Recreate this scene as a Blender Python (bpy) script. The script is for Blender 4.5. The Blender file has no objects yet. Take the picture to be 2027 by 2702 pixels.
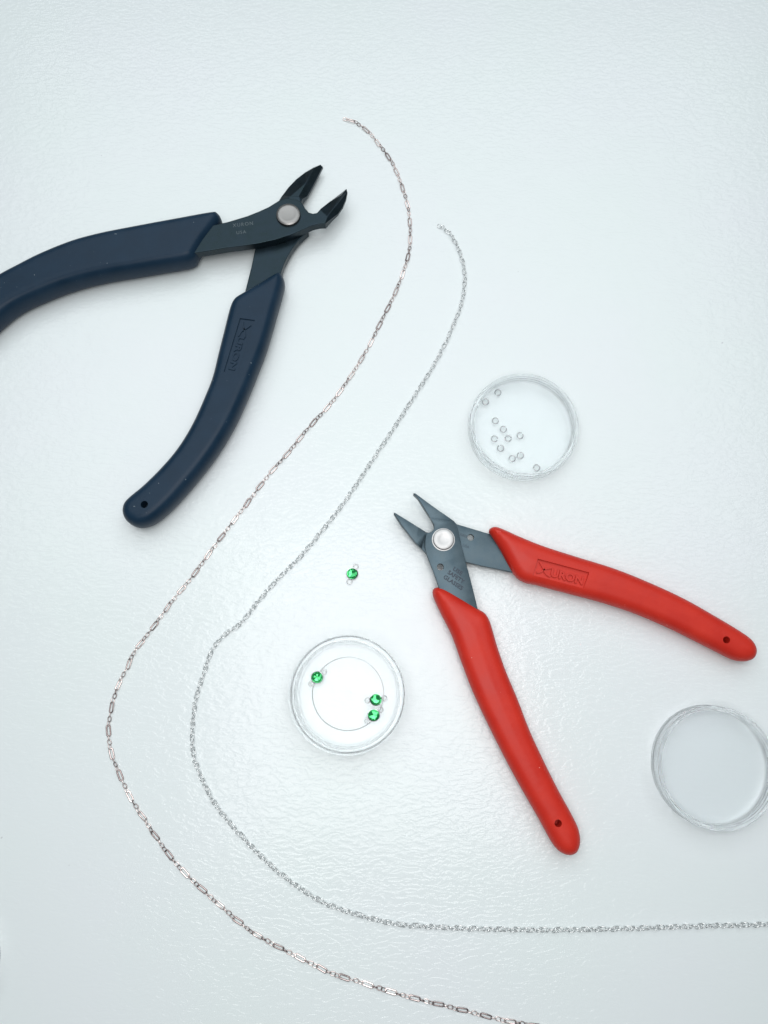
import bpy, bmesh, math, random
import numpy as np
from mathutils import Vector, Matrix
from mathutils.geometry import delaunay_2d_cdt

random.seed(7)
rng = np.random.default_rng(7)
sc = bpy.context.scene
COL = sc.collection
MM = 0.001

# ------------------------------------------------------------------ camera
FPX, IW, IH = 1951.0, 2027.0, 2702.0          # focal length and frame of the photograph in its pixels
TILT = math.radians(12.0)
CAM_H = 0.2445
cam_d = bpy.data.cameras.new('camera')
cam_d.sensor_fit = 'VERTICAL'
cam_d.sensor_height = 36.0
cam_d.lens = 36.0 * FPX / IH
cam_d.clip_start = 0.01
cam_d.clip_end = 50.0
cam = bpy.data.objects.new('camera', cam_d)
cam.location = (0, 0, CAM_H)
cam.rotation_euler = (TILT, 0, 0)
COL.objects.link(cam)
sc.camera = cam

# ------------------------------------------------------------------ light
world = bpy.data.worlds.new('World')
sc.world = world
world.use_nodes = True
bg = world.node_tree.nodes['Background']
bg.inputs['Color'].default_value = (0.86, 0.95, 1.0, 1)
bg.inputs['Strength'].default_value = 0.21


def area(name, loc, target, sx, sy, watts, col):
    d = bpy.data.lights.new(name, 'AREA')
    d.shape = 'RECTANGLE'
    d.size, d.size_y = sx, sy
    d.energy = watts
    d.color = col
    o = bpy.data.objects.new(name, d)
    o.location = loc
    o.rotation_euler = (Vector(target) - Vector(loc)).to_track_quat('-Z', 'Y').to_euler()
    COL.objects.link(o)
    return o


area('overhead_lamp', (-0.01, -0.01, 0.33), (-0.01, -0.01, 0), 0.225, 0.225, 0.575, (1.0, 0.985, 0.975))
area('ceiling_panel', (0.0, 0.45, 0.60), (0, 0.40, 0), 0.95, 0.70, 3.55, (0.94, 0.985, 1.0))

sc.view_settings.view_transform = 'Standard'
sc.view_settings.look = 'None'
sc.view_settings.exposure = 0.06
sc.view_settings.gamma = 1.0
sc.view_settings.use_curve_mapping = False
sc.cycles.use_denoising = True
try:
    sc.cycles.denoiser = 'OPENIMAGEDENOISE'
    sc.cycles.denoising_input_passes = 'RGB_ALBEDO_NORMAL'
    sc.cycles.denoising_prefilter = 'ACCURATE'
except Exception:
    pass
sc.cycles.max_bounces = 20
sc.cycles.transmission_bounces = 16
sc.cycles.glossy_bounces = 8
sc.cycles.diffuse_bounces = 5
sc.cycles.caustics_reflective = True
sc.cycles.caustics_refractive = True
sc.cycles.blur_glossy = 0.3
sc.cycles.sample_clamp_indirect = 6.0

# ------------------------------------------------------------------ helpers
CT, ST = math.cos(TILT), math.sin(TILT)


def P(px, py, zmm=0.0):
    """point of the place seen at photograph pixel (px,py), at height zmm above the table"""
    x = (px - IW / 2) / FPX
    y = -(py - IH / 2) / FPX
    d = Vector((x, y * CT + ST, y * ST - CT))
    t = (zmm * MM - CAM_H) / d.z
    return Vector((0, 0, CAM_H)) + d * t


def zp(ox, oy, s, pts):
    return [(ox + x / s, oy + y / s) for x, y in pts]


def W(pts, zmm):
    return [P(x, y, zmm) for x, y in pts]


def tag(o, label=None, cat=None, group=None, kind=None):
    if label: o['label'] = label
    if cat: o['category'] = cat
    if group: o['group'] = group
    if kind: o['kind'] = kind
    return o


def link(name, me, mat, parent=None):
    o = bpy.data.objects.new(name, me)
    COL.objects.link(o)
    if mat is not None and not me.materials:
        me.materials.append(mat)
    if parent is not None:
        o.parent = parent
        o.matrix_parent_inverse = Matrix.Identity(4)
        o.matrix_basis = parent.matrix_basis.inverted() @ o.matrix_basis
    return o


def child_local(o, parent):
    """parent o keeping its world placement (parent at top level or one below)"""
    m = o.matrix_basis.copy()
    w = Matrix.Identity(4)
    p = parent
    chain = []
    while p is not None:
        chain.append(p.matrix_basis.copy()); p = p.parent
    for b in reversed(chain):
        w = w @ b
    o.parent = parent
    o.matrix_parent_inverse = Matrix.Identity(4)
    o.matrix_basis = w.inverted() @ m
    return o


def empty(name, loc):
    o = bpy.data.objects.new(name, None)
    o.empty_display_size = 0.01
    o.location = loc
    COL.objects.link(o)
    return o


def mesh_from(name, verts, faces, smooth=False):
    me = bpy.data.meshes.new(name)
    me.from_pydata([tuple(v) for v in verts], [], faces)
    me.validate()
    if smooth:
        me.polygons.foreach_set('use_smooth', [True] * len(me.polygons))
    me.update()
    return me


def sharp_by_angle(me, deg):
    bm = bmesh.new(); bm.from_mesh(me)
    for e in bm.edges:
        e.smooth = not (len(e.link_faces) == 2 and e.calc_face_angle(0) > math.radians(deg))
    for f in bm.faces:
        f.smooth = True
    bm.to_mesh(me); bm.free()


def catmull(pts, step, closed=False):
    """pts: list of Vectors -> evenly spaced points along a centripetal-like spline"""
    n = len(pts)
    out = []
    rngk = range(n) if closed else range(n - 1)
    for i in rngk:
        if closed:
            p0, p1, p2, p3 = pts[(i - 1) % n], pts[i], pts[(i + 1) % n], pts[(i + 2) % n]
        else:
            p0, p1, p2, p3 = pts[max(i - 1, 0)], pts[i], pts[i + 1], pts[min(i + 2, n - 1)]
        for k in range(12):
            t = k / 12
            out.append(0.5 * ((2 * p1) + (p2 - p0) * t + (2 * p0 - 5 * p1 + 4 * p2 - p3) * t * t + (3 * p1 - p0 - 3 * p2 + p3) * t ** 3))
    if not closed:
        out.append(pts[-1].copy())
    else:
        out.append(out[0].copy())
    a = np.array([tuple(p) for p in out])
    seg = np.linalg.norm(np.diff(a, axis=0), axis=1)
    s = np.concatenate([[0], np.cumsum(seg)])
    m = max(3, int(round(s[-1] / step)))
    q = np.linspace(0, s[-1], m + 1)
    r = np.stack([np.interp(q, s, a[:, k]) for k in range(3)], 1)
    if closed:
        r = r[:-1]
    return r, s[-1]


def dist_poly(pts, poly):
    a = poly; b = np.roll(poly, -1, 0)
    d = np.full(len(pts), 1e9)
    for i in range(len(a)):
        ab = b[i] - a[i]
        L = max(ab @ ab, 1e-18)
        t = np.clip(((pts - a[i]) @ ab) / L, 0, 1)
        d = np.minimum(d, np.linalg.norm(pts - (a[i] + t[:, None] * ab), axis=1))
    return d


def inside(pts, poly):
    c = np.zeros(len(pts), bool)
    j = len(poly) - 1
    for i in range(len(poly)):
        yi, yj = poly[i, 1], poly[j, 1]
        with np.errstate(divide='ignore', invalid='ignore'):
            hit = ((yi > pts[:, 1]) != (yj > pts[:, 1])) & (pts[:, 0] < (poly[j, 0] - poly[i, 0]) * (pts[:, 1] - yi) / (yj - yi + 1e-18) + poly[i, 0])
        c ^= hit
        j = i
    return c


def pillow(name, outline, z0, z1, r, step=0.8, power=2.0, crown=0.0):
    """rounded slab: outline (list of world Vectors), z0..z1 and edge radius r in mm"""
    poly3, _ = catmull(outline, step * MM, True)
    poly = poly3[:, :2] / MM
    n = len(poly)
    if 0.5 * np.sum(poly[:, 0] * np.roll(poly[:, 1], -1) - poly[:, 1] * np.roll(poly[:, 0], -1)) < 0:
        poly = poly[::-1].copy()
    tan = np.roll(poly, -1, 0) - np.roll(poly, 1, 0)
    nor = np.stack([-tan[:, 1], tan[:, 0]], 1)
    nor /= np.linalg.norm(nor, axis=1)[:, None]
    cand = []
    for t in (0.03, 0.1, 0.2, 0.36, 0.55, 0.78, 1.0):
        q = poly + nor * (t * r)
        q = q[inside(q, poly)]
        d = dist_poly(q, poly)
        q = q[d > 0.93 * t * r]
        cand.append(q)
    lo, hi = poly.min(0), poly.max(0)
    gx, gy = np.meshgrid(np.arange(lo[0], hi[0], 1.0), np.arange(lo[1], hi[1], 1.0))
    g = np.stack([gx.ravel(), gy.ravel()], 1) + rng.uniform(-.12, .12, (gx.size, 2))
    g = g[inside(g, poly)]
    g = g[dist_poly(g, poly) > r * 1.12]
    cand.append(g)
    allp = np.concatenate([poly] + cand)
    verts2, edges, faces, *_ = delaunay_2d_cdt([Vector(p) for p in allp], [(i, (i + 1) % n) for i in range(n)], [], 1, 1e-5)
    v2 = np.array([tuple(v) for v in verts2])
    d = dist_poly(v2, poly)
    d[d < 1e-4] = 0
    t = np.clip(d / r, 0, 1)
    h = (1 - (1 - t) ** power) ** (1 / power)
    mid, half = (z0 + z1) / 2, (z1 - z0) / 2
    zt = mid + half * h + crown * np.clip((d - r) / 3.0, 0, 1)
    zb = mid - half * h
    vs = [(x * MM, y * MM, z * MM) for (x, y), z in zip(v2, zt)]
    bmap = {}
    for i in range(len(v2)):
        if d[i] == 0:
            bmap[i] = i
        else:
            bmap[i] = len(vs)
            vs.append((v2[i, 0] * MM, v2[i, 1] * MM, zb[i] * MM))
    fs = []
    for f in faces:
        f = list(f)
        fs.append(f)
        fs.append([bmap[i] for i in reversed(f)])
    me = mesh_from(name, vs, fs, True)
    bm = bmesh.new(); bm.from_mesh(me)
    bmesh.ops.recalc_face_normals(bm, faces=bm.faces)
    bm.to_mesh(me); bm.free()
    return me


def slab(name, verts, faces, zb, bevel=0.15):
    """plate with its own top facets; verts = world Vectors (z in metres), walls go down to zb (mm)"""
    n = len(verts)
    vs = [tuple(v) for v in verts] + [(v[0], v[1], zb * MM) for v in verts]
    cnt = {}
    for f in faces:
        for a, b in zip(f, f[1:] + f[:1]):
            cnt[(a, b)] = 1
    fs = [list(f) for f in faces] + [[i + n for i in reversed(f)] for f in faces]
    for (a, b) in cnt:
        if (b, a) not in cnt:
            fs.append([b, a, a + n, b + n])
    me = mesh_from(name, vs, fs)
    bm = bmesh.new(); bm.from_mesh(me)
    bmesh.ops.recalc_face_normals(bm, faces=bm.faces)
    if bevel:
        es = [e for e in bm.edges if len(e.link_faces) == 2 and e.calc_face_angle(0) > math.radians(50)
              and abs(e.verts[0].co.z - e.verts[1].co.z) < 0.0009]
        bmesh.ops.bevel(bm, geom=es, offset=bevel * MM, segments=2, profile=0.5, affect='EDGES', clamp_overlap=True)
    bm.to_mesh(me); bm.free()
    return me


def cyl_mesh(c, r, z0, z1, n=28):
    bm = bmesh.new()
    bmesh.ops.create_cone(bm, cap_ends=True, segments=n, radius1=r * MM, radius2=r * MM, depth=(z1 - z0) * MM,
                          matrix=Matrix.Translation((c.x, c.y, (z0 + z1) / 2 * MM)))
    me = bpy.data.meshes.new('cut'); bm.to_mesh(me); bm.free()
    return me


def box_mesh(corners, z0, z1):
    vs = [(c.x, c.y, z0 * MM) for c in corners] + [(c.x, c.y, z1 * MM) for c in corners]
    me = mesh_from('cut', vs, [[3, 2, 1, 0], [4, 5, 6, 7], [0, 1, 5, 4], [1, 2, 6, 5], [2, 3, 7, 6], [3, 0, 4, 7]])
    bm = bmesh.new(); bm.from_mesh(me); bmesh.ops.recalc_face_normals(bm, faces=bm.faces); bm.to_mesh(me); bm.free()
    return me


def cut(me, cutters, sharp=35):
    """boolean difference of meshes, returned as a new mesh (done ten times up so that tolerances hold)"""
    S = Matrix.Scale(1000, 4)
    base = me.copy(); base.transform(S)
    o = bpy.data.objects.new('tmp', base); COL.objects.link(o)
    tmp = []
    for c in cutters:
        c.transform(S)
        co = bpy.data.objects.new('tmp_cut', c); COL.objects.link(co)
        m = o.modifiers.new('b', 'BOOLEAN'); m.operation = 'DIFFERENCE'; m.solver = 'EXACT'; m.object = co
        tmp.append(co)
    dg = bpy.context.evaluated_depsgraph_get()
    new = bpy.data.meshes.new_from_object(o.evaluated_get(dg))
    new.transform(Matrix.Scale(0.001, 4))
    new.materials.clear()
    new.name = me.name
    bpy.data.objects.remove(o)
    for co in tmp:
        bpy.data.objects.remove(co)
    sharp_by_angle(new, sharp)
    return new


def text_mesh(s, width_mm, height_mm, depth_mm, bevel_mm=0.0, spacing=1.0, offset=0.0):
    """lettering as a mesh: centred at the origin, lying in XY, bottom at z 0"""
    cu = bpy.data.curves.new('t', 'FONT')
    cu.body = s
    cu.extrude = depth_mm / 2
    cu.bevel_depth = bevel_mm
    cu.offset = offset
    cu.bevel_resolution = 1
    cu.resolution_u = 3
    cu.space_character = spacing
    o = bpy.data.objects.new('t', cu); COL.objects.link(o)
    dg = bpy.context.evaluated_depsgraph_get()
    me = bpy.data.meshes.new_from_object(o.evaluated_get(dg))
    bpy.data.objects.remove(o)
    co = np.empty(len(me.vertices) * 3); me.vertices.foreach_get('co', co); co = co.reshape(-1, 3)
    lo, hi = co.min(0), co.max(0)
    co[:, 0] = (co[:, 0] - (lo[0] + hi[0]) / 2) * width_mm / (hi[0] - lo[0])
    co[:, 1] = (co[:, 1] - (lo[1] + hi[1]) / 2) * height_mm / (hi[1] - lo[1])
    co[:, 2] = (co[:, 2] - lo[2]) * depth_mm / (hi[2] - lo[2])
    co *= MM
    me.vertices.foreach_set('co', co.ravel())
    me.materials.clear()
    me.update()
    return me


def frame(center, along, z):
    """matrix whose X runs along the world vector `along` in the table plane, origin at center, height z mm"""
    x = Vector((along.x, along.y, 0)).normalized()
    y = Vector((-x.y, x.x, 0))
    m = Matrix(((x.x, y.x, 0, center.x), (x.y, y.y, 0, center.y), (0, 0, 1, z * MM), (0, 0, 0, 1)))
    return m


def lathe(name, prof, n, radius_fn=None, smooth_deg=30):
    """closed profile (r,z) in mm turned about Z into a watertight solid; r=0 points become poles"""
    vs, rings = [], []
    for k, (r, z) in enumerate(prof):
        if r == 0:
            rings.append([len(vs)]); vs.append((0, 0, z * MM)); continue
        ring = []
        for i in range(n):
            a = 2 * math.pi * i / n
            rr = r if radius_fn is None else radius_fn(k, i, r)
            ring.append(len(vs)); vs.append((rr * math.cos(a) * MM, rr * math.sin(a) * MM, z * MM))
        rings.append(ring)
    fs = []
    for a, b in zip(rings[:-1], rings[1:]):
        for i in range(n):
            j = (i + 1) % n
            if len(a) == 1:
                fs.append([a[0], b[j], b[i]])
            elif len(b) == 1:
                fs.append([a[i], a[j], b[0]])
            else:
                fs.append([a[i], a[j], b[j], b[i]])
    me = mesh_from(name, vs, fs)
    bm = bmesh.new(); bm.from_mesh(me)
    bmesh.ops.recalc_face_normals(bm, faces=bm.faces)
    bm.to_mesh(me); bm.free()
    sharp_by_angle(me, smooth_deg)
    return me


def tube_loop(name, path, wire, nseg=8, closed=True, flat=1.0):
    """wire of radius `wire` (metres) swept along points (Vectors)"""
    n = len(path)
    vs, fs = [], []
    for i in range(n):
        a = path[(i - 1) % n] if (closed or i > 0) else path[i]
        b = path[(i + 1) % n] if (closed or i < n - 1) else path[i]
        t = (b - a).normalized()
        up = Vector((0, 0, 1))
        s = t.cross(up).normalized()
        u = s.cross(t)
        for k in range(nseg):
            w = 2 * math.pi * k / nseg
            vs.append(path[i] + s * (wire * math.cos(w)) + u * (wire * flat * math.sin(w)))
    m = n if closed else n - 1
    for i in range(m):
        j = (i + 1) % n
        for k in range(nseg):
            l = (k + 1) % nseg
            fs.append([i * nseg + k, i * nseg + l, j * nseg + l, j * nseg + k])
    if not closed:
        fs.append([k for k in range(nseg)])
        fs.append([(n - 1) * nseg + k for k in reversed(range(nseg))])
    me = mesh_from(name, vs, fs, True)
    bm = bmesh.new(); bm.from_mesh(me)
    bmesh.ops.recalc_face_normals(bm, faces=bm.faces)
    bm.to_mesh(me); bm.free()
    return me


# ------------------------------------------------------------------ materials
def mat(name, base, rough=0.5, metal=0.0, **kw):
    m = bpy.data.materials.new(name)
    m.use_nodes = True
    b = m.node_tree.nodes['Principled BSDF']
    b.inputs['Base Color'].default_value = (*base, 1)
    b.inputs['Roughness'].default_value = rough
    b.inputs['Metallic'].default_value = metal
    for k, v in kw.items():
        b.inputs[k].default_value = v
    return m


def noise_bump(m, scale, strength, dist, detail=3, sx=1.0, sy=1.0, rough_var=None, col_var=None):
    nt = m.node_tree; N = nt.nodes; L = nt.links
    b = N['Principled BSDF']
    tc = N.new('ShaderNodeTexCoord')
    mp = N.new('ShaderNodeMapping'); mp.inputs['Scale'].default_value = (sx, sy, 1)
    L.new(tc.outputs['Object'], mp.inputs['Vector'])
    nz = N.new('ShaderNodeTexNoise')
    nz.inputs['Scale'].default_value = scale
    nz.inputs['Detail'].default_value = detail
    L.new(mp.outputs['Vector'], nz.inputs['Vector'])
    bp = N.new('ShaderNodeBump')
    bp.inputs['Strength'].default_value = strength
    bp.inputs['Distance'].default_value = dist
    L.new(nz.outputs['Fac'], bp.inputs['Height'])
    L.new(bp.outputs['Normal'], b.inputs['Normal'])
    n2 = N.new('ShaderNodeTexNoise')
    n2.inputs['Scale'].default_value = scale * 0.13
    n2.inputs['Detail'].default_value = 5
    L.new(tc.outputs['Object'], n2.inputs['Vector'])
    if rough_var:
        mr = N.new('ShaderNodeMapRange')
        mr.inputs['From Min'].default_value = 0.3; mr.inputs['From Max'].default_value = 0.7
        mr.inputs['To Min'].default_value, mr.inputs['To Max'].default_value = rough_var
        L.new(n2.outputs['Fac'], mr.inputs['Value'])
        L.new(mr.outputs['Result'], b.inputs['Roughness'])
    if col_var:
        cr = N.new('ShaderNodeValToRGB')
        cr.color_ramp.elements[0].position = 0.32; cr.color_ramp.elements[0].color = (*col_var[0], 1)
        cr.color_ramp.elements[1].position = 0.7; cr.color_ramp.elements[1].color = (*col_var[1], 1)
        L.new(n2.outputs['Fac'], cr.inputs['Fac'])
        L.new(cr.outputs['Color'], b.inputs['Base Color'])
    return m


def table_material():
    m = mat('embossed_white_laminate', (0.72, 0.80, 0.81), 0.20)
    nt = m.node_tree; N = nt.nodes; L = nt.links
    b = N['Principled BSDF']
    b.inputs['Specular IOR Level'].default_value = 0.0
    tc = N.new('ShaderNodeTexCoord')
    mp = N.new('ShaderNodeMapping'); mp.inputs['Scale'].default_value = (0.42, 1, 1)
    L.new(tc.outputs['Object'], mp.inputs['Vector'])
    wob = N.new('ShaderNodeTexNoise'); wob.inputs['Scale'].default_value = 120; wob.inputs['Detail'].default_value = 1
    L.new(tc.outputs['Object'], wob.inputs['Vector'])
    mx = N.new('ShaderNodeMixRGB'); mx.blend_type = 'LINEAR_LIGHT'; mx.inputs['Fac'].default_value = 0.0016
    L.new(mp.outputs['Vector'], mx.inputs['Color1']); L.new(wob.outputs['Color'], mx.inputs['Color2'])
    n1 = N.new('ShaderNodeTexNoise'); n1.inputs['Scale'].default_value = 960; n1.inputs['Detail'].default_value = 1.6
    n1.inputs['Roughness'].default_value = 0.45; n1.inputs['Distortion'].default_value = 0.5
    L.new(mx.outputs['Color'], n1.inputs['Vector'])
    mr = N.new('ShaderNodeMapRange'); mr.interpolation_type = 'SMOOTHSTEP'
    mr.inputs['From Min'].default_value = 0.36; mr.inputs['From Max'].default_value = 0.64
    L.new(n1.outputs['Fac'], mr.inputs['Value'])
    bp = N.new('ShaderNodeBump'); bp.inputs['Strength'].default_value = 1.0; bp.inputs['Distance'].default_value = 0.000060
    L.new(mr.outputs['Result'], bp.inputs['Height'])
    L.new(bp.outputs['Normal'], b.inputs['Coat Normal'])
    b.inputs['Coat Weight'].default_value = 1.0
    b.inputs['Coat Roughness'].default_value = 0.17
    b.inputs['Coat IOR'].default_value = 1.5
    bp2 = N.new('ShaderNodeBump'); bp2.inputs['Strength'].default_value = 1.0; bp2.inputs['Distance'].default_value = 0.000004
    L.new(mr.outputs['Result'], bp2.inputs['Height'])
    L.new(bp2.outputs['Normal'], b.inputs['Normal'])
    # slow, faint tint drift and a few tiny specks of the laminate itself
    n2 = N.new('ShaderNodeTexNoise'); n2.inputs['Scale'].default_value = 14; n2.inputs['Detail'].default_value = 3
    L.new(tc.outputs['Object'], n2.inputs['Vector'])
    cr = N.new('ShaderNodeValToRGB')
    cr.color_ramp.elements[0].position = 0.35; cr.color_ramp.elements[0].color = (0.765, 0.825, 0.825, 1)
    cr.color_ramp.elements[1].position = 0.68; cr.color_ramp.elements[1].color = (0.775, 0.815, 0.835, 1)
    L.new(n2.outputs['Fac'], cr.inputs['Fac'])
    L.new(cr.outputs['Color'], b.inputs['Base Color'])
    return m


M_TABLE = table_material()
M_RED = noise_bump(mat('red_vinyl', (0.62, 0.035, 0.022), 0.42, **{'Specular IOR Level': 0.3}), 900, 0.12, 0.0001, rough_var=(0.38, 0.5),
                   col_var=((0.54, 0.022, 0.012), (0.61, 0.030, 0.015)))
M_NAVY = noise_bump(mat('navy_black_vinyl', (0.011, 0.022, 0.040), 0.45, **{'Specular IOR Level': 0.20}), 1000, 0.18, 0.0001, rough_var=(0.34, 0.44),
                    col_var=((0.006, 0.023, 0.047), (0.010, 0.030, 0.058)))


def specks(m, scale, thr, col):
    nt = m.node_tree; N = nt.nodes; L = nt.links
    b = N['Principled BSDF']
    src = b.inputs['Base Color'].links[0].from_socket
    tc = N.new('ShaderNodeTexCoord')
    nz = N.new('ShaderNodeTexNoise'); nz.inputs['Scale'].default_value = scale; nz.inputs['Detail'].default_value = 1
    L.new(tc.outputs['Object'], nz.inputs['Vector'])
    mr = N.new('ShaderNodeMapRange'); mr.inputs['From Min'].default_value = thr; mr.inputs['From Max'].default_value = thr + 0.03
    L.new(nz.outputs['Fac'], mr.inputs['Value'])
    mx = N.new('ShaderNodeMixRGB'); mx.inputs['Color2'].default_value = (*col, 1)
    L.new(mr.outputs['Result'], mx.inputs['Fac']); L.new(src, mx.inputs['Color1'])
    L.new(mx.outputs['Color'], b.inputs['Base Color'])


specks(M_NAVY, 900, 0.79, (0.16, 0.2, 0.23))
specks(M_RED, 900, 0.80, (0.75, 0.3, 0.27))
specks(M_TABLE, 420, 0.815, (0.62, 0.65, 0.67))
M_STEEL = noise_bump(mat('blued_grey_steel', (0.17, 0.22, 0.26), 0.42, 0.9), 2600, 0.10, 0.00005, rough_var=(0.34, 0.48),
                     col_var=((0.048, 0.072, 0.088), (0.080, 0.110, 0.128)))
M_BLACK = noise_bump(mat('black_oxide_steel', (0.03, 0.042, 0.055), 0.33, 0.75), 2200, 0.12, 0.00005, rough_var=(0.26, 0.40),
                     col_var=((0.010, 0.022, 0.028), (0.016, 0.030, 0.042)))
M_RIVET = noise_bump(mat('bright_steel', (0.46, 0.46, 0.46), 0.45, 1.0), 1800, 0.06, 0.00005, rough_var=(0.42, 0.55))
M_RIVET2 = noise_bump(mat('dull_steel', (0.26, 0.255, 0.25), 0.36, 1.0), 1800, 0.08, 0.00005, rough_var=(0.3, 0.42))
M_STAMP = mat('stamped_dark', (0.018, 0.03, 0.05), 0.55)
M_STAMP2 = mat('stamped_worn', (0.09, 0.11, 0.12), 0.4, 0.8)
M_SILVER = mat('silver', (0.80, 0.81, 0.81), 0.13, 1.0)
M_LOOP = mat('silver_loop', (0.6, 0.61, 0.61), 0.16, 1.0)
M_WIRE = mat('silver_wire', (0.44, 0.45, 0.46), 0.12, 1.0)
M_ROSE = mat('rose_tinted_silver', (0.58, 0.46, 0.44), 0.09, 1.0)


def link_glints(m, dark, bright):
    """random paler or darker base colour per link, painting glints into the metal"""
    nt = m.node_tree; N = nt.nodes; L = nt.links
    oi = N.new('ShaderNodeObjectInfo')
    cr = N.new('ShaderNodeValToRGB')
    cr.color_ramp.elements[0].position = 0.15; cr.color_ramp.elements[0].color = (*dark, 1)
    cr.color_ramp.elements[1].position = 0.9; cr.color_ramp.elements[1].color = (*bright, 1)
    L.new(oi.outputs['Random'], cr.inputs['Fac'])
    L.new(cr.outputs['Color'], N['Principled BSDF'].inputs['Base Color'])


link_glints(M_ROSE, (0.31, 0.25, 0.245), (0.95, 0.82, 0.79))  # bright and dark glints of the links put into their base colour
M_CLEAR = mat('clear_polystyrene', (0.985, 0.995, 1.0), 0.02, 0.0, **{'Transmission Weight': 1.0, 'IOR': 1.38})


def clearer(m, f):
    nt = m.node_tree; N = nt.nodes; L = nt.links
    out = N['Material Output']; b = N['Principled BSDF']
    tr = N.new('ShaderNodeBsdfTransparent'); tr.inputs['Color'].default_value = (0.985, 0.995, 1.0, 1)
    mx = N.new('ShaderNodeMixShader'); mx.inputs['Fac'].default_value = f
    L.new(b.outputs['BSDF'], mx.inputs[1]); L.new(tr.outputs['BSDF'], mx.inputs[2]); L.new(mx.outputs['Shader'], out.inputs['Surface'])


clearer(M_CLEAR, 0.20)
M_GEM = mat('green_crystal', (0.004, 0.42, 0.10), 0.06, 0.7, **{'Coat Weight': 1.0, 'Coat Roughness': 0.03, 'Specular IOR Level': 0.8})

# ------------------------------------------------------------------ table
def table():
    bm = bmesh.new()
    bmesh.ops.create_grid(bm, x_segments=8, y_segments=8, size=0.6)
    me = bpy.data.meshes.new('table'); bm.to_mesh(me); bm.free()
    o = link('table', me, M_TABLE)
    o.location = (0, 0.05, 0)
    tag(o, 'white table top with a fine embossed wrinkle texture', 'table', kind='structure')


table()

# ------------------------------------------------------------------ black wire cutter
A = lambda p: zp(0, 400, 1.659, p)
B = lambda p: zp(600, 400, 4.74, p)


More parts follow.
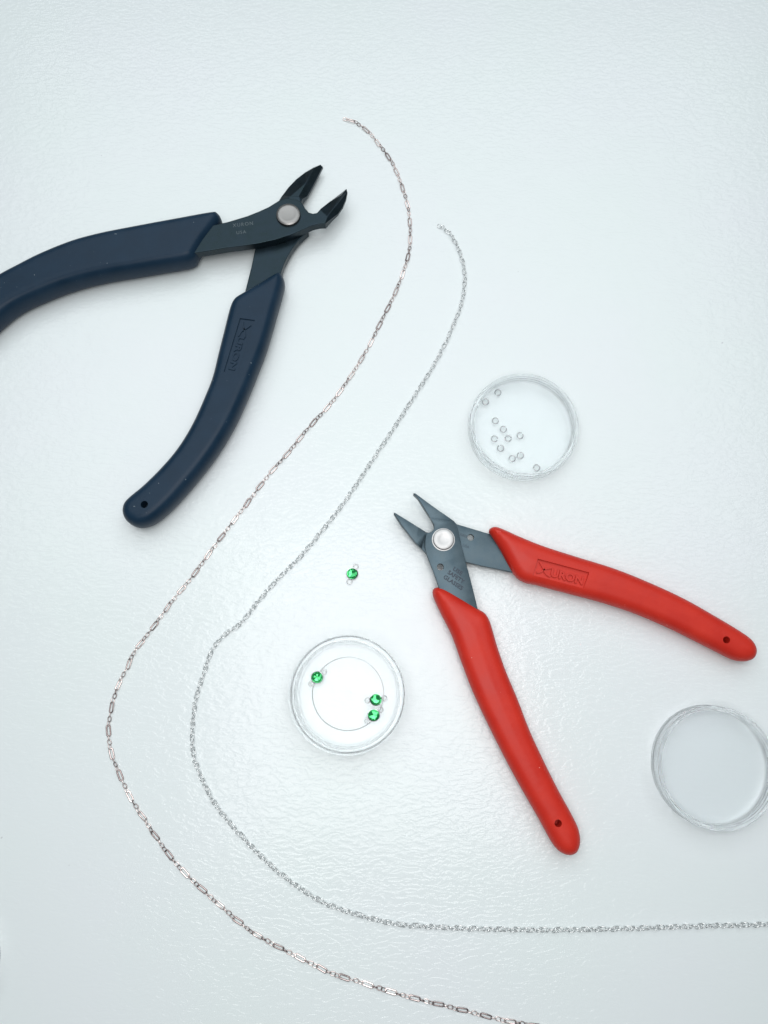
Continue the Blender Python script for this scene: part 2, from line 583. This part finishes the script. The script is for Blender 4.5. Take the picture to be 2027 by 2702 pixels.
def black_cutter():
    root = empty('wire_cutter', P(761, 600, 0))
    tag(root, 'large black wire cutter with navy handles, one cut off by the left edge', 'wire cutter',
        'open wire cutters on the table')
    # lower arm: jaw pointing up, shank running down into the right handle
    zl0, zl1 = 2.0, 5.2
    pts = B([(925, 625), (938, 592), (1000, 560), (1100, 375), (1195, 185), (1165, 170), (1080, 195), (970, 260), (860, 345),
             (760, 450), (690, 545), (648, 612), (600, 760), (500, 950), (400, 1080), (345, 1230), (300, 1440), (240, 1680), (195, 1850),
             (90, 2250), (480, 2250), (590, 1850), (665, 1545), (680, 1490), (710, 1400), (760, 1300), (820, 1200), (890, 1110), (960, 1045),
             (1012, 1000), (1000, 880), (955, 740)])
    ridge = B([(1082, 205), (985, 395), (893, 562), (790, 560)])
    v = W(pts, zl1)
    for i in (2, 3, 4):
        v[i] = P(*pts[i], 3.4)
    for i in (5, 6, 7, 8, 9, 10):
        v[i] = P(*pts[i], 4.2)
    n = len(v)
    v += W(ridge, 6.0)
    faces = [[1, 2, n + 2], [2, 3, n + 1, n + 2], [3, 4, n, n + 1], [4, 5, 6, n], [6, 7, 8, n + 1, n], [8, 9, 10, n + 3, n + 2, n + 1],
             [10, 11, n + 3], [11] + list(range(12, 32)) + [0, 1, n + 2, n + 3]]
    me = slab('lower_arm', v, faces, zl0, 0.22)
    la = link('lower_arm', me, M_BLACK); child_local(la, root)
    # upper arm: shank from the left handle, boss round the rivet, jaw pointing right
    zu0, zu1 = 5.25, 8.6
    pts = B([(-560, 1010), (-420, 975), (-200, 925), (0, 880), (250, 805), (400, 745), (520, 690), (645, 612), (735, 585), (850, 592), (920, 625),
             (935, 642), (975, 710), (1020, 760), (1070, 774), (1120, 765), (1160, 722), (1300, 612), (1440, 505), (1490, 460),
             (1503, 505), (1486, 590), (1446, 690), (1388, 775), (1310, 852), (1225, 898), (1150, 900), (1060, 922), (920, 985), (800, 1035), (600, 1100),
             (400, 1145), (200, 1175), (0, 1200), (-385, 1262), (-560, 1300)])
    v = W(pts, zu1)
    for i in (17, 18, 19):
        v[i] = P(*pts[i], 6.6)
    for i in (20, 21, 22, 23, 24):
        v[i] = P(*pts[i], 6.5)
    n = len(v)
    ridge = B([(1425, 550), (1345, 695), (1255, 812), (1175, 770), (1160, 850)])
    v += W(ridge, 8.6)
    faces = [[16, 17, n + 1, n + 2, n + 3], [17, 18, n, n + 1], [18, 19, 20, n], [20, 21, n + 1, n] , [21, 22, 23, n + 2, n + 1], [23, 24, 25, n + 2],
             [25, 26, n + 4, n + 3, n + 2], [26] + list(range(27, 36)) + list(range(0, 17)) + [n + 3, n + 4]]
    me = slab('upper_arm', v, faces, zu0, 0.22)
    ua = link('upper_arm', me, M_BLACK); child_local(ua, root)
    # stamped marks on the shank
    for s, c, w, h in (('XURON', (641, 592), 7.2, 1.35), ('USA', (637, 613), 3.4, 1.2)):
        me = text_mesh(s, w, h, 0.05, spacing=1.25)
        o = link('lettering', me, M_STAMP2)
        c3 = P(*c, zu1)
        o.matrix_basis = frame(c3, P(c[0] + 50, c[1] - 6, zu1) - c3, zu1)
        child_local(o, ua)
    # rivet
    prof = [(0, 4.5), (4.35, 4.5), (4.35, 9.0), (4.2, 9.45), (3.7, 9.75), (3.0, 9.85), (2.6, 9.78), (1.4, 9.74), (0, 9.72)]
    o = link('rivet', lathe('rivet', prof, 48, smooth_deg=25), M_RIVET2)
    c = P(760.5, 564.5, 9.6); o.location = (c.x, c.y, 0); child_local(o, root)
    # grips
    g = A([(945, 283), (800, 308), (600, 345), (450, 375), (330, 408), (200, 460), (100, 510), (0, 565), (-90, 635), (-170, 715), (-215, 790), (-232, 850),
           (-222, 905), (-185, 925), (-140, 905), (-70, 830), (0, 766), (70, 710), (150, 667), (300, 607), (450, 567), (600, 541), (700, 524), (790, 509), (835, 499), (862, 484), (870, 466),
           (905, 410), (950, 350), (972, 318), (968, 295)])
    me = pillow('grip', W(g, 5.2), 0.15, 10.6, 3.6, power=2.3)
    gl = link('grip', me, M_NAVY); child_local(gl, root)
    g = A([(1228, 545), (1243, 560), (1247, 590), (1235, 640), (1215, 710), (1190, 800), (1165, 880), (1130, 970), (1090, 1070), (1040, 1180), (990, 1270),
           (930, 1360), (850, 1460), (770, 1550), (705, 1610), (660, 1638), (612, 1647), (575, 1633), (552, 1607), (545, 1575), (554, 1543), (582, 1513),
           (640, 1465), (720, 1385), (790, 1300), (850, 1200), (900, 1090), (935, 1000), (960, 900), (985, 800), (1005, 720), (1018, 680), (1034, 656),
           (1065, 636), (1140, 592), (1200, 556)])
    me = pillow('grip', W(g, 5.0), 0.15, 10.3, 3.6, power=2.3)
    zt = 10.3
    pc = [P(633.5, 839.5, zt), P(672.5, 844.5, zt), P(629, 986.5, zt), P(590.5, 981.5, zt)]
    hole = P(381, 1331, zt)
    me = cut(me, [box_mesh(pc, zt - 0.45, zt + 3), cyl_mesh(hole, 1.2, zt - 5, zt + 3)])
    gr = link('grip', me, M_NAVY); child_local(gr, root)
    ctr = (pc[0] + pc[1] + pc[2] + pc[3]) / 4
    along = (pc[2] + pc[3] - pc[0] - pc[1])
    o = link('lettering', logo_mesh(along.length / MM / 2 * 0.88, 3.4), M_NAVY)
    o.matrix_basis = frame(ctr, along, zt - 0.72); child_local(o, gr)


def logo_mesh(width, height):
    """XURON: a tall swept X followed by block letters, one mesh, raised 0.4 mm"""
    xw = width * 0.30
    uw = width * 0.70
    me = text_mesh('URON', uw, height * 0.66, 0.62, bevel_mm=0.03, offset=0.012)
    me.transform(Matrix.Translation(((width - uw) / 2 * MM, -height * 0.07 * MM, 0)))
    bm = bmesh.new(); bm.from_mesh(me)

    def stroke(pts, w):
        a = [Vector((x * MM, y * MM, 0)) for x, y in pts]
        c, _ = catmull(a, 0.5 * MM)
        c = [Vector(p) for p in c]
        l, r = [], []
        for i, p in enumerate(c):
            t = (c[min(i + 1, len(c) - 1)] - c[max(i - 1, 0)]).normalized()
            s = Vector((-t.y, t.x, 0)) * w * MM / 2
            l.append(p + s); r.append(p - s)
        n = len(c)
        top = [bm.verts.new((q.x, q.y, 0.62 * MM)) for q in l + r]
        bot = [bm.verts.new((q.x, q.y, 0)) for q in l + r]
        for i in range(n - 1):
            bm.faces.new([top[i], top[n + i], top[n + i + 1], top[i + 1]])
            bm.faces.new([bot[i + 1], bot[n + i + 1], bot[n + i], bot[i]])
            bm.faces.new([top[i + 1], bot[i + 1], bot[i], top[i]])
            bm.faces.new([top[n + i], bot[n + i], bot[n + i + 1], top[n + i + 1]])
        bm.faces.new([top[0], bot[0], bot[n], top[n]])
        bm.faces.new([top[2 * n - 1], bot[2 * n - 1], bot[n - 1], top[n - 1]])
    x0 = -width / 2
    h = height
    stroke([(x0 + xw * 0.08, h * 0.48), (x0 + xw * 0.38, h * 0.12), (x0 + xw * 0.66, -h * 0.26), (x0 + xw * 1.02, -h * 0.40)], 0.62)
    stroke([(x0 - xw * 0.02, -h * 0.36), (x0 + xw * 0.28, -h * 0.24), (x0 + xw * 0.60, h * 0.10), (x0 + xw * 1.0, h * 0.27)], 0.50)
    bmesh.ops.recalc_face_normals(bm, faces=bm.faces)
    bm.to_mesh(me); bm.free()
    return me


black_cutter()

# ------------------------------------------------------------------ red wire cutter
Cz = lambda p: zp(1000, 1250, 1.6154, p)
D = lambda p: zp(1020, 1280, 5.184, p)


def red_cutter():
    root = empty('wire_cutter', P(1170, 1440, 0))
    tag(root, 'slim grey steel wire cutter with red handles, pointed jaws open', 'wire cutter', 'open wire cutters on the table')
    # lower arm
    z0, z1 = 2.3, 4.3
    pts = D([(102, 376), (118, 379), (300, 490), (430, 572), (540, 642), (600, 655), (690, 640), (770, 560), (880, 520), (960, 534), (1050, 560), (1200, 605),
             (1385, 660), (2000, 845), (1960, 1250), (1659, 1180), (1500, 1145), (1300, 1105), (1095, 1055), (900, 1010), (700, 1000), (545, 940),
             (480, 870), (400, 790), (300, 668), (200, 540), (100, 388)])
    v = W(pts, z1)
    jaw = z1 + 0.95
    for i in (0, 1, 2, 3, 23, 24, 25, 26):
        v[i] = P(*pts[i], jaw)
    n = len(v)
    faces = [[0, 1, 2, 3, 23, 24, 25, 26], [3, 4, 22, 23], [4] + list(range(5, 23))]
    me = slab('lower_arm', v, faces, z0, 0.18)
    me = cut(me, [cyl_mesh(P(1242.2, 1418, z1), 1.12, 0, 9)], 40)
    la = link('lower_arm', me, M_STEEL); child_local(la, root)
    for s, c, w, h in (('XURON', (1224, 1413), 2.6, 0.9), ('USA', (1230, 1441), 2.2, 0.9)):
        me = text_mesh(s, w, h, 0.05)
        o = link('lettering', me, M_STAMP)
        c3 = P(*c, z1)
        o.matrix_basis = frame(c3, P(c[0] + 50, c[1] + 20, z1) - c3, z1); child_local(o, la)
    # upper arm
    z0, z1 = 4.33, 6.4
    pts = D([(370, 110), (395, 112), (560, 235), (740, 365), (800, 405), (925, 493), (960, 535), (985, 640), (1020, 800), (1060, 960), (1095, 1090), (1150, 1290), (1200, 1490),
             (1250, 1700), (1330, 2050), (920, 2050), (715, 1395), (650, 1210), (600, 1080), (550, 950), (529, 850), (530, 760), (541, 690), (558, 652),
             (600, 645), (635, 625), (652, 590), (645, 540), (600, 452), (578, 415), (500, 290), (430, 180), (368, 118)])
    v = W(pts, z1)
    jaw = z1 + 0.95
    for i in (0, 1, 2, 3, 29, 30, 31, 32):
        v[i] = P(*pts[i], jaw)
    faces = [[0, 1, 2, 3, 29, 30, 31, 32], [3, 4, 5, 27, 28, 29], [5] + list(range(6, 28))]
    me = slab('upper_arm', v, faces, z0, 0.18)
    me = cut(me, [cyl_mesh(P(1162.3, 1496, z1), 1.15, 0, 9)], 40)
    ua = link('upper_arm', me, M_STEEL); child_local(ua, root)
    for s, c, w in (('USE', (1208.5, 1507), 3.3), ('SAFETY', (1204, 1522.5), 6.1), ('GLASSES', (1196.5, 1537), 7.2)):
        me = text_mesh(s, w, 1.4, 0.04, offset=0.028)
        o = link('lettering', me, M_STAMP)
        c3 = P(*c, z1)
        o.matrix_basis = frame(c3, P(c[0] + 69, c[1] + 46, z1) - c3, z1); child_local(o, ua)
    # rivet
    prof = [(0, 4.0), (3.75, 4.0), (3.75, 6.55), (3.42, 6.6), (3.42, 7.35), (3.25, 7.6), (2.9, 7.72), (2.0, 7.72), (1.5, 7.62), (0.8, 7.56), (0, 7.55)]
    o = link('rivet', lathe('rivet', prof, 48, smooth_deg=25), M_RIVET)
    c = P(1170.8, 1422.5, 7.5); o.location = (c.x, c.y, 0); child_local(o, root)
    # grips
    zt = 9.0
    g = Cz([(468, 248), (476, 232), (500, 228), (540, 243), (600, 270), (700, 310), (850, 358), (1000, 405), (1150, 465), (1300, 535), (1450, 620),
            (1540, 675), (1580, 705), (1600, 735), (1604, 762), (1595, 785), (1575, 797), (1545, 800), (1500, 790), (1400, 740), (1250, 665), (1100, 600),
            (950, 550), (800, 510), (680, 478), (625, 466), (592, 448), (570, 422), (548, 385), (510, 315), (482, 270)])
    me = pillow('grip', W(g, 4.3), 0.15, zt - 0.5, 4.2, power=2.1, crown=0.5)
    zp_ = zt - 0.55
    # logo panel corners from the close-up of the handle
    q = zp(1390, 1450, 9.217, [(265, 225), (1520, 560), (1385, 940), (150, 620)])
    pc = [P(x, y, zp_) for x, y in q]
    me = cut(me, [box_mesh(pc, zp_ - 0.75, zp_ + 3), cyl_mesh(P(1919.3, 1688.3, zt), 1.1, zt - 5.5, zt + 3)])
    gr = link('grip', me, M_RED); child_local(gr, root)
    ctr = (pc[0] + pc[1] + pc[2] + pc[3]) / 4
    along = pc[1] + pc[2] - pc[0] - pc[3]
    o = link('lettering', logo_mesh(along.length / MM / 2 * 0.90, 4.3), M_RED)
    o.matrix_basis = frame(ctr, along, zp_ - 0.80); child_local(o, gr)
    g = Cz([(228, 505), (233, 490), (250, 485), (275, 490), (330, 520), (425, 578), (452, 596), (470, 625), (485, 670), (505, 740), (540, 840), (590, 960),
            (640, 1090), (700, 1220), (760, 1340), (820, 1450), (848, 1510), (856, 1560), (850, 1595), (835, 1617), (805, 1624), (770, 1610), (735, 1570),
            (680, 1470), (600, 1330), (530, 1200), (460, 1060), (400, 930), (350, 800), (310, 690), (265, 600), (235, 535)])
    me = pillow('grip', W(g, 4.3), 0.15, zt - 0.5, 4.2, power=2.1, crown=0.5)
    me = cut(me, [cyl_mesh(P(1474.2, 2173.6, zt), 1.1, zt - 5.5, zt + 3)])
    o = link('grip', me, M_RED); child_local(o, root)


red_cutter()

# ------------------------------------------------------------------ clear lids and jar
def knurl_lid(name, cpx, cpy, rpx_scale, label, rot=0.0):
    R = 18.6 * rpx_scale
    nk = 150
    per = 4
    n = nk * per
    H = 6.4
    prof = [(0, 0.2), (R - 1.2, 0.2), (R - 1.0, 0.03), (R - 0.25, 0.03), (R, 0.3),
            (R, 0.7), (R, H - 0.7), (R, H - 0.3), (R - 0.2, H), (R - 1.15, H), (R - 1.3, H - 0.15),
            (R - 1.3, H - 1.3), (R - 1.44, H - 1.55), (R - 1.3, H - 1.8), (R - 1.3, H - 2.9), (R - 1.44, H - 3.15), (R - 1.3, H - 3.4),
            (R - 1.32, 1.4), (R - 1.5, 1.2), (0, 1.2)]
    ring_k = {5, 6}

    def rf(k, i, r):
        if k in ring_k:
            return r + (0.0, 0.22, 0.22, 0.0)[i % per] - 0.2
        return r
    me = lathe(name, prof, n, rf, 7)
    o = link(name, me, M_CLEAR)
    c = P(cpx, cpy, H / 2)
    o.location = (c.x, c.y, 0.0)
    o.rotation_euler = (0, 0, rot)
    tag(o, label, 'dish', 'clear ribbed round dishes on the table')
    return o


knurl_lid('ribbed_dish', 1379, 1127, 0.985, 'clear round plastic dish with ribbed edge holding small silver rings')
knurl_lid('ribbed_dish', 1883, 2022, 0.99, 'empty clear round plastic dish with ribbed edge beside the red handles', 0.3)
knurl_lid('ribbed_dish', -176, 2548, 0.98, 'clear plastic dish almost wholly cut off by the left edge, bottom corner', 0.7)


def jar():
    R, H = 18.1, 9.5
    prof = [(0, 0.40), (11.3, 0.40), (11.5, 0.2), (11.7, 0.05), (R - 0.6, 0.05), (R - 0.3, 0.2), (R - 0.05, 0.6), (R, H - 0.25), (R - 0.2, H), (R - 1.6, H),
            (R - 1.8, H - 0.2), (R - 2.1, 2.3), (R - 2.6, 1.75), (1.0, 1.75), (0.9, 1.85), (0.6, 1.85), (0.5, 1.75), (0, 1.75)]
    me = lathe('clear_jar', prof, 180, None, 7)
    o = link('clear_jar', me, M_CLEAR)
    c = P(917, 1831, H / 2)
    o.location = (c.x, c.y, 0)
    tag(o, 'clear smooth round plastic dish holding three green crystal links', 'dish')


jar()

# ------------------------------------------------------------------ jump rings
ring_px = zp(1200, 950, 4.608, [(525, 395), (375, 507), (495, 738), (592, 842), (797, 918), (484, 957), (650, 953), (558, 1073), (800, 1160), (700, 1197), (997, 1310)])
ring_label = ['silver jump ring nearest the top rim of the ribbed dish',
              'silver jump ring nearest the left rim of the ribbed dish',
              'silver jump ring just below the two rings by the upper left rim',
              'silver jump ring just above the middle row of three in the dish',
              'silver jump ring farthest right in the middle row of the dish',
              'silver jump ring at the left end of the middle row',
              'silver jump ring in the middle row between left and right rings',
              'silver jump ring just below the middle row, left of centre',
              'silver jump ring, right one of the close pair below the middle',
              'silver jump ring, left one of the close pair below the middle',
              'silver jump ring alone by the lower right rim of the dish']


def jump_ring_mesh():
    R, w = 1.05 * MM, 0.155 * MM
    pts = [Vector((R * math.cos(a), R * math.sin(a), 0)) for a in np.linspace(0.24, 2 * math.pi - 0.24, 40)]
    return tube_loop('jump_ring', pts, w, 10, False)


JR = jump_ring_mesh()
JR.materials.append(M_WIRE)
for k, ((x, y), lb) in enumerate(zip(ring_px, ring_label)):
    o = bpy.data.objects.new('jump_ring', JR)
    COL.objects.link(o)
    c = P(x, y, 1.4)
    o.location = (c.x, c.y, (1.2 + 0.22) * MM)
    o.rotation_euler = (random.uniform(-.03, .03), random.uniform(-.03, .03), random.uniform(0, 6.28))
    tag(o, lb, 'jump ring', 'silver jump rings in the ribbed dish')

# ------------------------------------------------------------------ green crystal links
def gem_mesh():
    """faceted round stone: table, star and girdle facets, in mm about the origin"""
    n = 10
    vs = [(0, 0, 1.16)]
    for i in range(n):
        a = 2 * math.pi * i / n
        vs.append((1.12 * math.cos(a), 1.12 * math.sin(a), 1.20))
    for i in range(n):
        a = 2 * math.pi * (i + .5) / n
        vs.append((1.5 * math.cos(a), 1.5 * math.sin(a), 1.04))
    for i in range(n):
        a = 2 * math.pi * i / n
        vs.append((1.74 * math.cos(a), 1.74 * math.sin(a), 0.86))
    for i in range(n):
        a = 2 * math.pi * i / n
        vs.append((1.2 * math.cos(a), 1.2 * math.sin(a), 0.2))
    fs = []
    for i in range(n):
        j = (i + 1) % n
        fs += [[0, 1 + i, 1 + j], [1 + i, 1 + n + i, 1 + j], [1 + i, 1 + 2 * n + i, 1 + n + i], [1 + j, 1 + n + i, 1 + 2 * n + j],
               [1 + n + i, 1 + 2 * n + i, 1 + 2 * n + j], [1 + 2 * n + i, 1 + 3 * n + i, 1 + 3 * n + j, 1 + 2 * n + j]]
    fs.append([1 + 3 * n + i for i in reversed(range(n))])
    # every second wedge of the table and star a little deeper: the spokes one sees in the stone
    me = mesh_from('crystal', [(x * MM, y * MM, z * MM) for x, y, z in vs], fs)
    for k in range(0, 2 * n + 1):
        me.vertices[k].co.z += random.uniform(-.19, .19) * MM
    me.update()
    return me


SET = lathe('setting', [(0, 0.05), (1.3, 0.05), (1.62, 0.25), (1.9, 0.62), (1.93, 0.95), (1.80, 1.0), (1.72, 0.85), (1.2, 0.35), (0, 0.3)], 36, None, 35)
SET.materials.append(M_SILVER)
pts = [Vector((0.80 * MM * math.cos(a), 0.80 * MM * math.sin(a), 0)) for a in np.linspace(0.1, 2 * math.pi - 0.1, 24)]
LOOP = tube_loop('loop', pts, 0.145 * MM, 8, False); LOOP.materials.append(M_LOOP)


def crystal_link(c, l1, l2, z, label):
    root = empty('crystal_link', (P(*c, z + 1).x, P(*c, z + 1).y, z * MM))
    tag(root, label, 'charm', 'green crystal connector links')
    rx = root.location
    ang = random.uniform(0, 6.28)
    gem = gem_mesh(); gem.materials.append(M_GEM)
    for nm, me in (('crystal', gem), ('setting', SET)):
        o = bpy.data.objects.new(nm, me); COL.objects.link(o); o.parent = root
        o.rotation_euler = (random.uniform(-.07, .07), random.uniform(-.07, .07), ang)
    for l in (l1, l2):
        p = P(*l, z + 0.5)
        d = Vector((p.x - rx.x, p.y - rx.y, 0))
        d = d.normalized() * 2.72 * MM
        o = bpy.data.objects.new('loop', LOOP); COL.objects.link(o); o.parent = root
        o.location = (d.x, d.y, 0.45 * MM)
        o.rotation_euler = (random.uniform(-.15, .15), random.uniform(-.15, .15), math.atan2(d.y, d.x) + math.pi)
    return root


crystal_link((929.5, 1513.5), (940.5, 1491.5), (920.5, 1539), 0.0, 'green crystal link lying alone on the table by the silver chain')
crystal_link((836.7, 1787.5), (856, 1771.5), (820.5, 1806), 1.78, 'green crystal link alone at the left side of the dish')
crystal_link((992, 1845.7), (966.6, 1848.7), (1017.7, 1842.4), 1.78, 'upper green crystal link of the pair at the right of the dish')
crystal_link((986, 1887), (966, 1904), (1008, 1870), 1.78, 'lower green crystal link of the pair at the right of the dish')

# ------------------------------------------------------------------ chains
rose_px = [(737, 255), (765, 262), (795, 283), (822, 315), (848, 352), (866, 395), (880, 440), (886, 490), (884, 540), (870, 590), (852, 635), (825, 690),
           (795, 750), (755, 815), (715, 870), (665, 925), (620, 980), (580, 1025), (545, 1072), (500, 1130), (455, 1190), (415, 1245), (370, 1300), (330, 1355),
           (292, 1405), (275, 1440), (255, 1480), (240, 1530), (234, 1580), (240, 1625), (257, 1670), (280, 1720), (305, 1760), (345, 1820), (380, 1865), (430, 1915),
           (480, 1960), (540, 2010), (600, 2045), (660, 2075), (715, 2102), (780, 2122), (830, 2138), (890, 2155), (950, 2170), (1010, 2185), (1070, 2200), (1130, 2212), (1180, 2222)]
silver_px = [(945, 487), (960, 492), (978, 512), (992, 540), (1002, 575), (1004, 610), (997, 655), (980, 700), (960, 745), (930, 800), (895, 855), (850, 925),
             (800, 1000), (750, 1075), (700, 1140), (650, 1200), (605, 1245), (560, 1295), (520, 1345), (480, 1375), (455, 1410), (440, 1455), (425, 1500),
             (417, 1550), (415, 1600), (420, 1640), (435, 1680), (460, 1730), (490, 1770), (530, 1815), (580, 1865), (635, 1910), (700, 1950), (770, 1975),
             (850, 1995), (930, 2002), (1050, 2007), (1200, 2009), (1350, 2006), (1500, 2001), (1659, 1997), (1700, 1996)]
OV = 1659 / 2027


def path_of(px, z):
    pts = [P(x / OV, y / OV, z) for x, y in px]
    arr, L = catmull(pts, 0.05 * MM)
    s = np.concatenate([[0], np.cumsum(np.linalg.norm(np.diff(arr, axis=0), axis=1))])
    return arr, s


def at_s(arr, s, q):
    p = Vector([np.interp(q, s, arr[:, k]) for k in range(3)])
    a = Vector([np.interp(max(q - 0.0004, 0), s, arr[:, k]) for k in range(3)])
    b = Vector([np.interp(min(q + 0.0004, s[-1]), s, arr[:, k]) for k in range(3)])
    t = b - a; t.z = 0
    return p, t.normalized()


def stadium(name, length, width, wire, nmaj, nseg, flat=1.0):
    """elongated chain link lying in XY, long axis X; outer length and width in mm"""
    r = (width / 2 - wire) * MM
    h = (length / 2 - wire) * MM - r
    pts = []
    for k in range(nmaj):
        a = 2 * math.pi * k / nmaj
        pts.append(Vector((r * math.cos(a) + (h if math.cos(a) > 0 else -h), r * math.sin(a), 0)))
    return tube_loop(name, pts, wire * MM, nseg, True, flat)


def rose_chain():
    arr, s = path_of(rose_px, 0.6)
    root = empty('long_link_chain', (arr[0][0], arr[0][1], 0))
    tag(root, 'pinkish silver chain of long links and short links curving across the table', 'chain')
    LONG = stadium('long_link', 3.8, 1.58, 0.235, 16, 6, 0.7); LONG.materials.append(M_ROSE)
    SHORT = stadium('short_link', 1.85, 1.35, 0.14, 14, 6); SHORT.materials.append(M_ROSE)
    q = 0.8 * MM
    kinds = [('short_link', SHORT, 1.35, 0.3), ('long_link', LONG, 3.05, 0.0), ('short_link', SHORT, 1.38, 1.15), ('short_link', SHORT, 1.38, 0.2), ('short_link', SHORT, 1.38, -1.1)]
    order = [0, 1, 2, 3, 4]
    first = True
    seq = [0, 1] + [2, 3, 4, 1] * 200
    for k in seq:
        nm, me, pitch, roll = kinds[k]
        c = q + pitch / 2 * MM
        if c > s[-1]:
            break
        p, t = at_s(arr, s, c)
        o = bpy.data.objects.new(nm, me); COL.objects.link(o); o.parent = root
        yaw = math.atan2(t.y, t.x) + random.uniform(-.10, .10) * (1 if k == 1 else 2)
        rl = roll + random.uniform(-.34, .34)
        half_w = (0.5 if k != 1 else 0.52) * abs(math.sin(rl))
        z = (0.27 + half_w * 0.9) * MM
        o.matrix_basis = root.matrix_basis.inverted() @ (Matrix.Translation((p.x, p.y, z)) @ Matrix.Rotation(yaw, 4, 'Z') @ Matrix.Rotation(random.uniform(-.09, .09), 4, 'Y') @ Matrix.Rotation(rl, 4, 'X'))
        q += pitch * MM


def rope_chain():
    arr, s = path_of(silver_px, 1.0)
    root = empty('rope_chain', (arr[0][0], arr[0][1], 0))
    tag(root, 'silver twisted rope chain of tiny loops running off the right edge', 'chain')
    RING = stadium('link', 1.9, 1.5, 0.115, 16, 5); RING.materials.append(M_SILVER)
    pitch = 0.98 * MM
    n = int((s[-1] - 0.8 * MM) / pitch)
    mats = []
    phase = 0.0
    for i in range(n):
        c = 0.8 * MM + i * pitch
        p, t = at_s(arr, s, c)
        yaw = math.atan2(t.y, t.x)
        phase += math.radians(41) + random.uniform(-.06, .06)
        off = 0.14 * MM * (1 if i % 2 else -1)
        z = 0.28 * MM + 0.66 * MM * abs(math.sin(phase)) + 0.1 * MM
        m = (Matrix.Translation((p.x, p.y, z)) @ Matrix.Rotation(yaw, 4, 'Z') @ Matrix.Rotation(phase, 4, 'X')
             @ Matrix.Translation((0, 0, off)) @ Matrix.Rotation(random.uniform(-.1, .1) + (0.45 if i % 2 else -0.2), 4, 'Y'))
        mats.append((m, p))
    # the links that show largest stay single parts; the rest of the same chain is one part
    cpos = Vector((0, 0, CAM_H))
    vis = [i for i in range(n)]
    vis.sort(key=lambda i: (mats[i][1] - cpos).length)
    single = set(vis[:300])
    inv = root.matrix_basis.inverted()
    co = np.empty(len(RING.vertices) * 3); RING.vertices.foreach_get('co', co); co = co.reshape(-1, 3)
    fa = [tuple(p.vertices) for p in RING.polygons]
    vs, fs = [], []
    for i in range(n):
        m = inv @ mats[i][0]
        if i in single:
            o = bpy.data.objects.new('link', RING); COL.objects.link(o); o.parent = root
            o.matrix_basis = m
        else:
            a = np.array(m)
            b = len(vs)
            vs.extend((co @ a[:3, :3].T + a[:3, 3]).tolist())
            fs.extend([tuple(b + k for k in f) for f in fa])
    me = mesh_from('link_run', vs, fs, True)
    me.materials.append(M_SILVER)
    o = bpy.data.objects.new('link_run', me); COL.objects.link(o); o.parent = root
    o['kind'] = 'stuff'


rose_chain()
rope_chain()
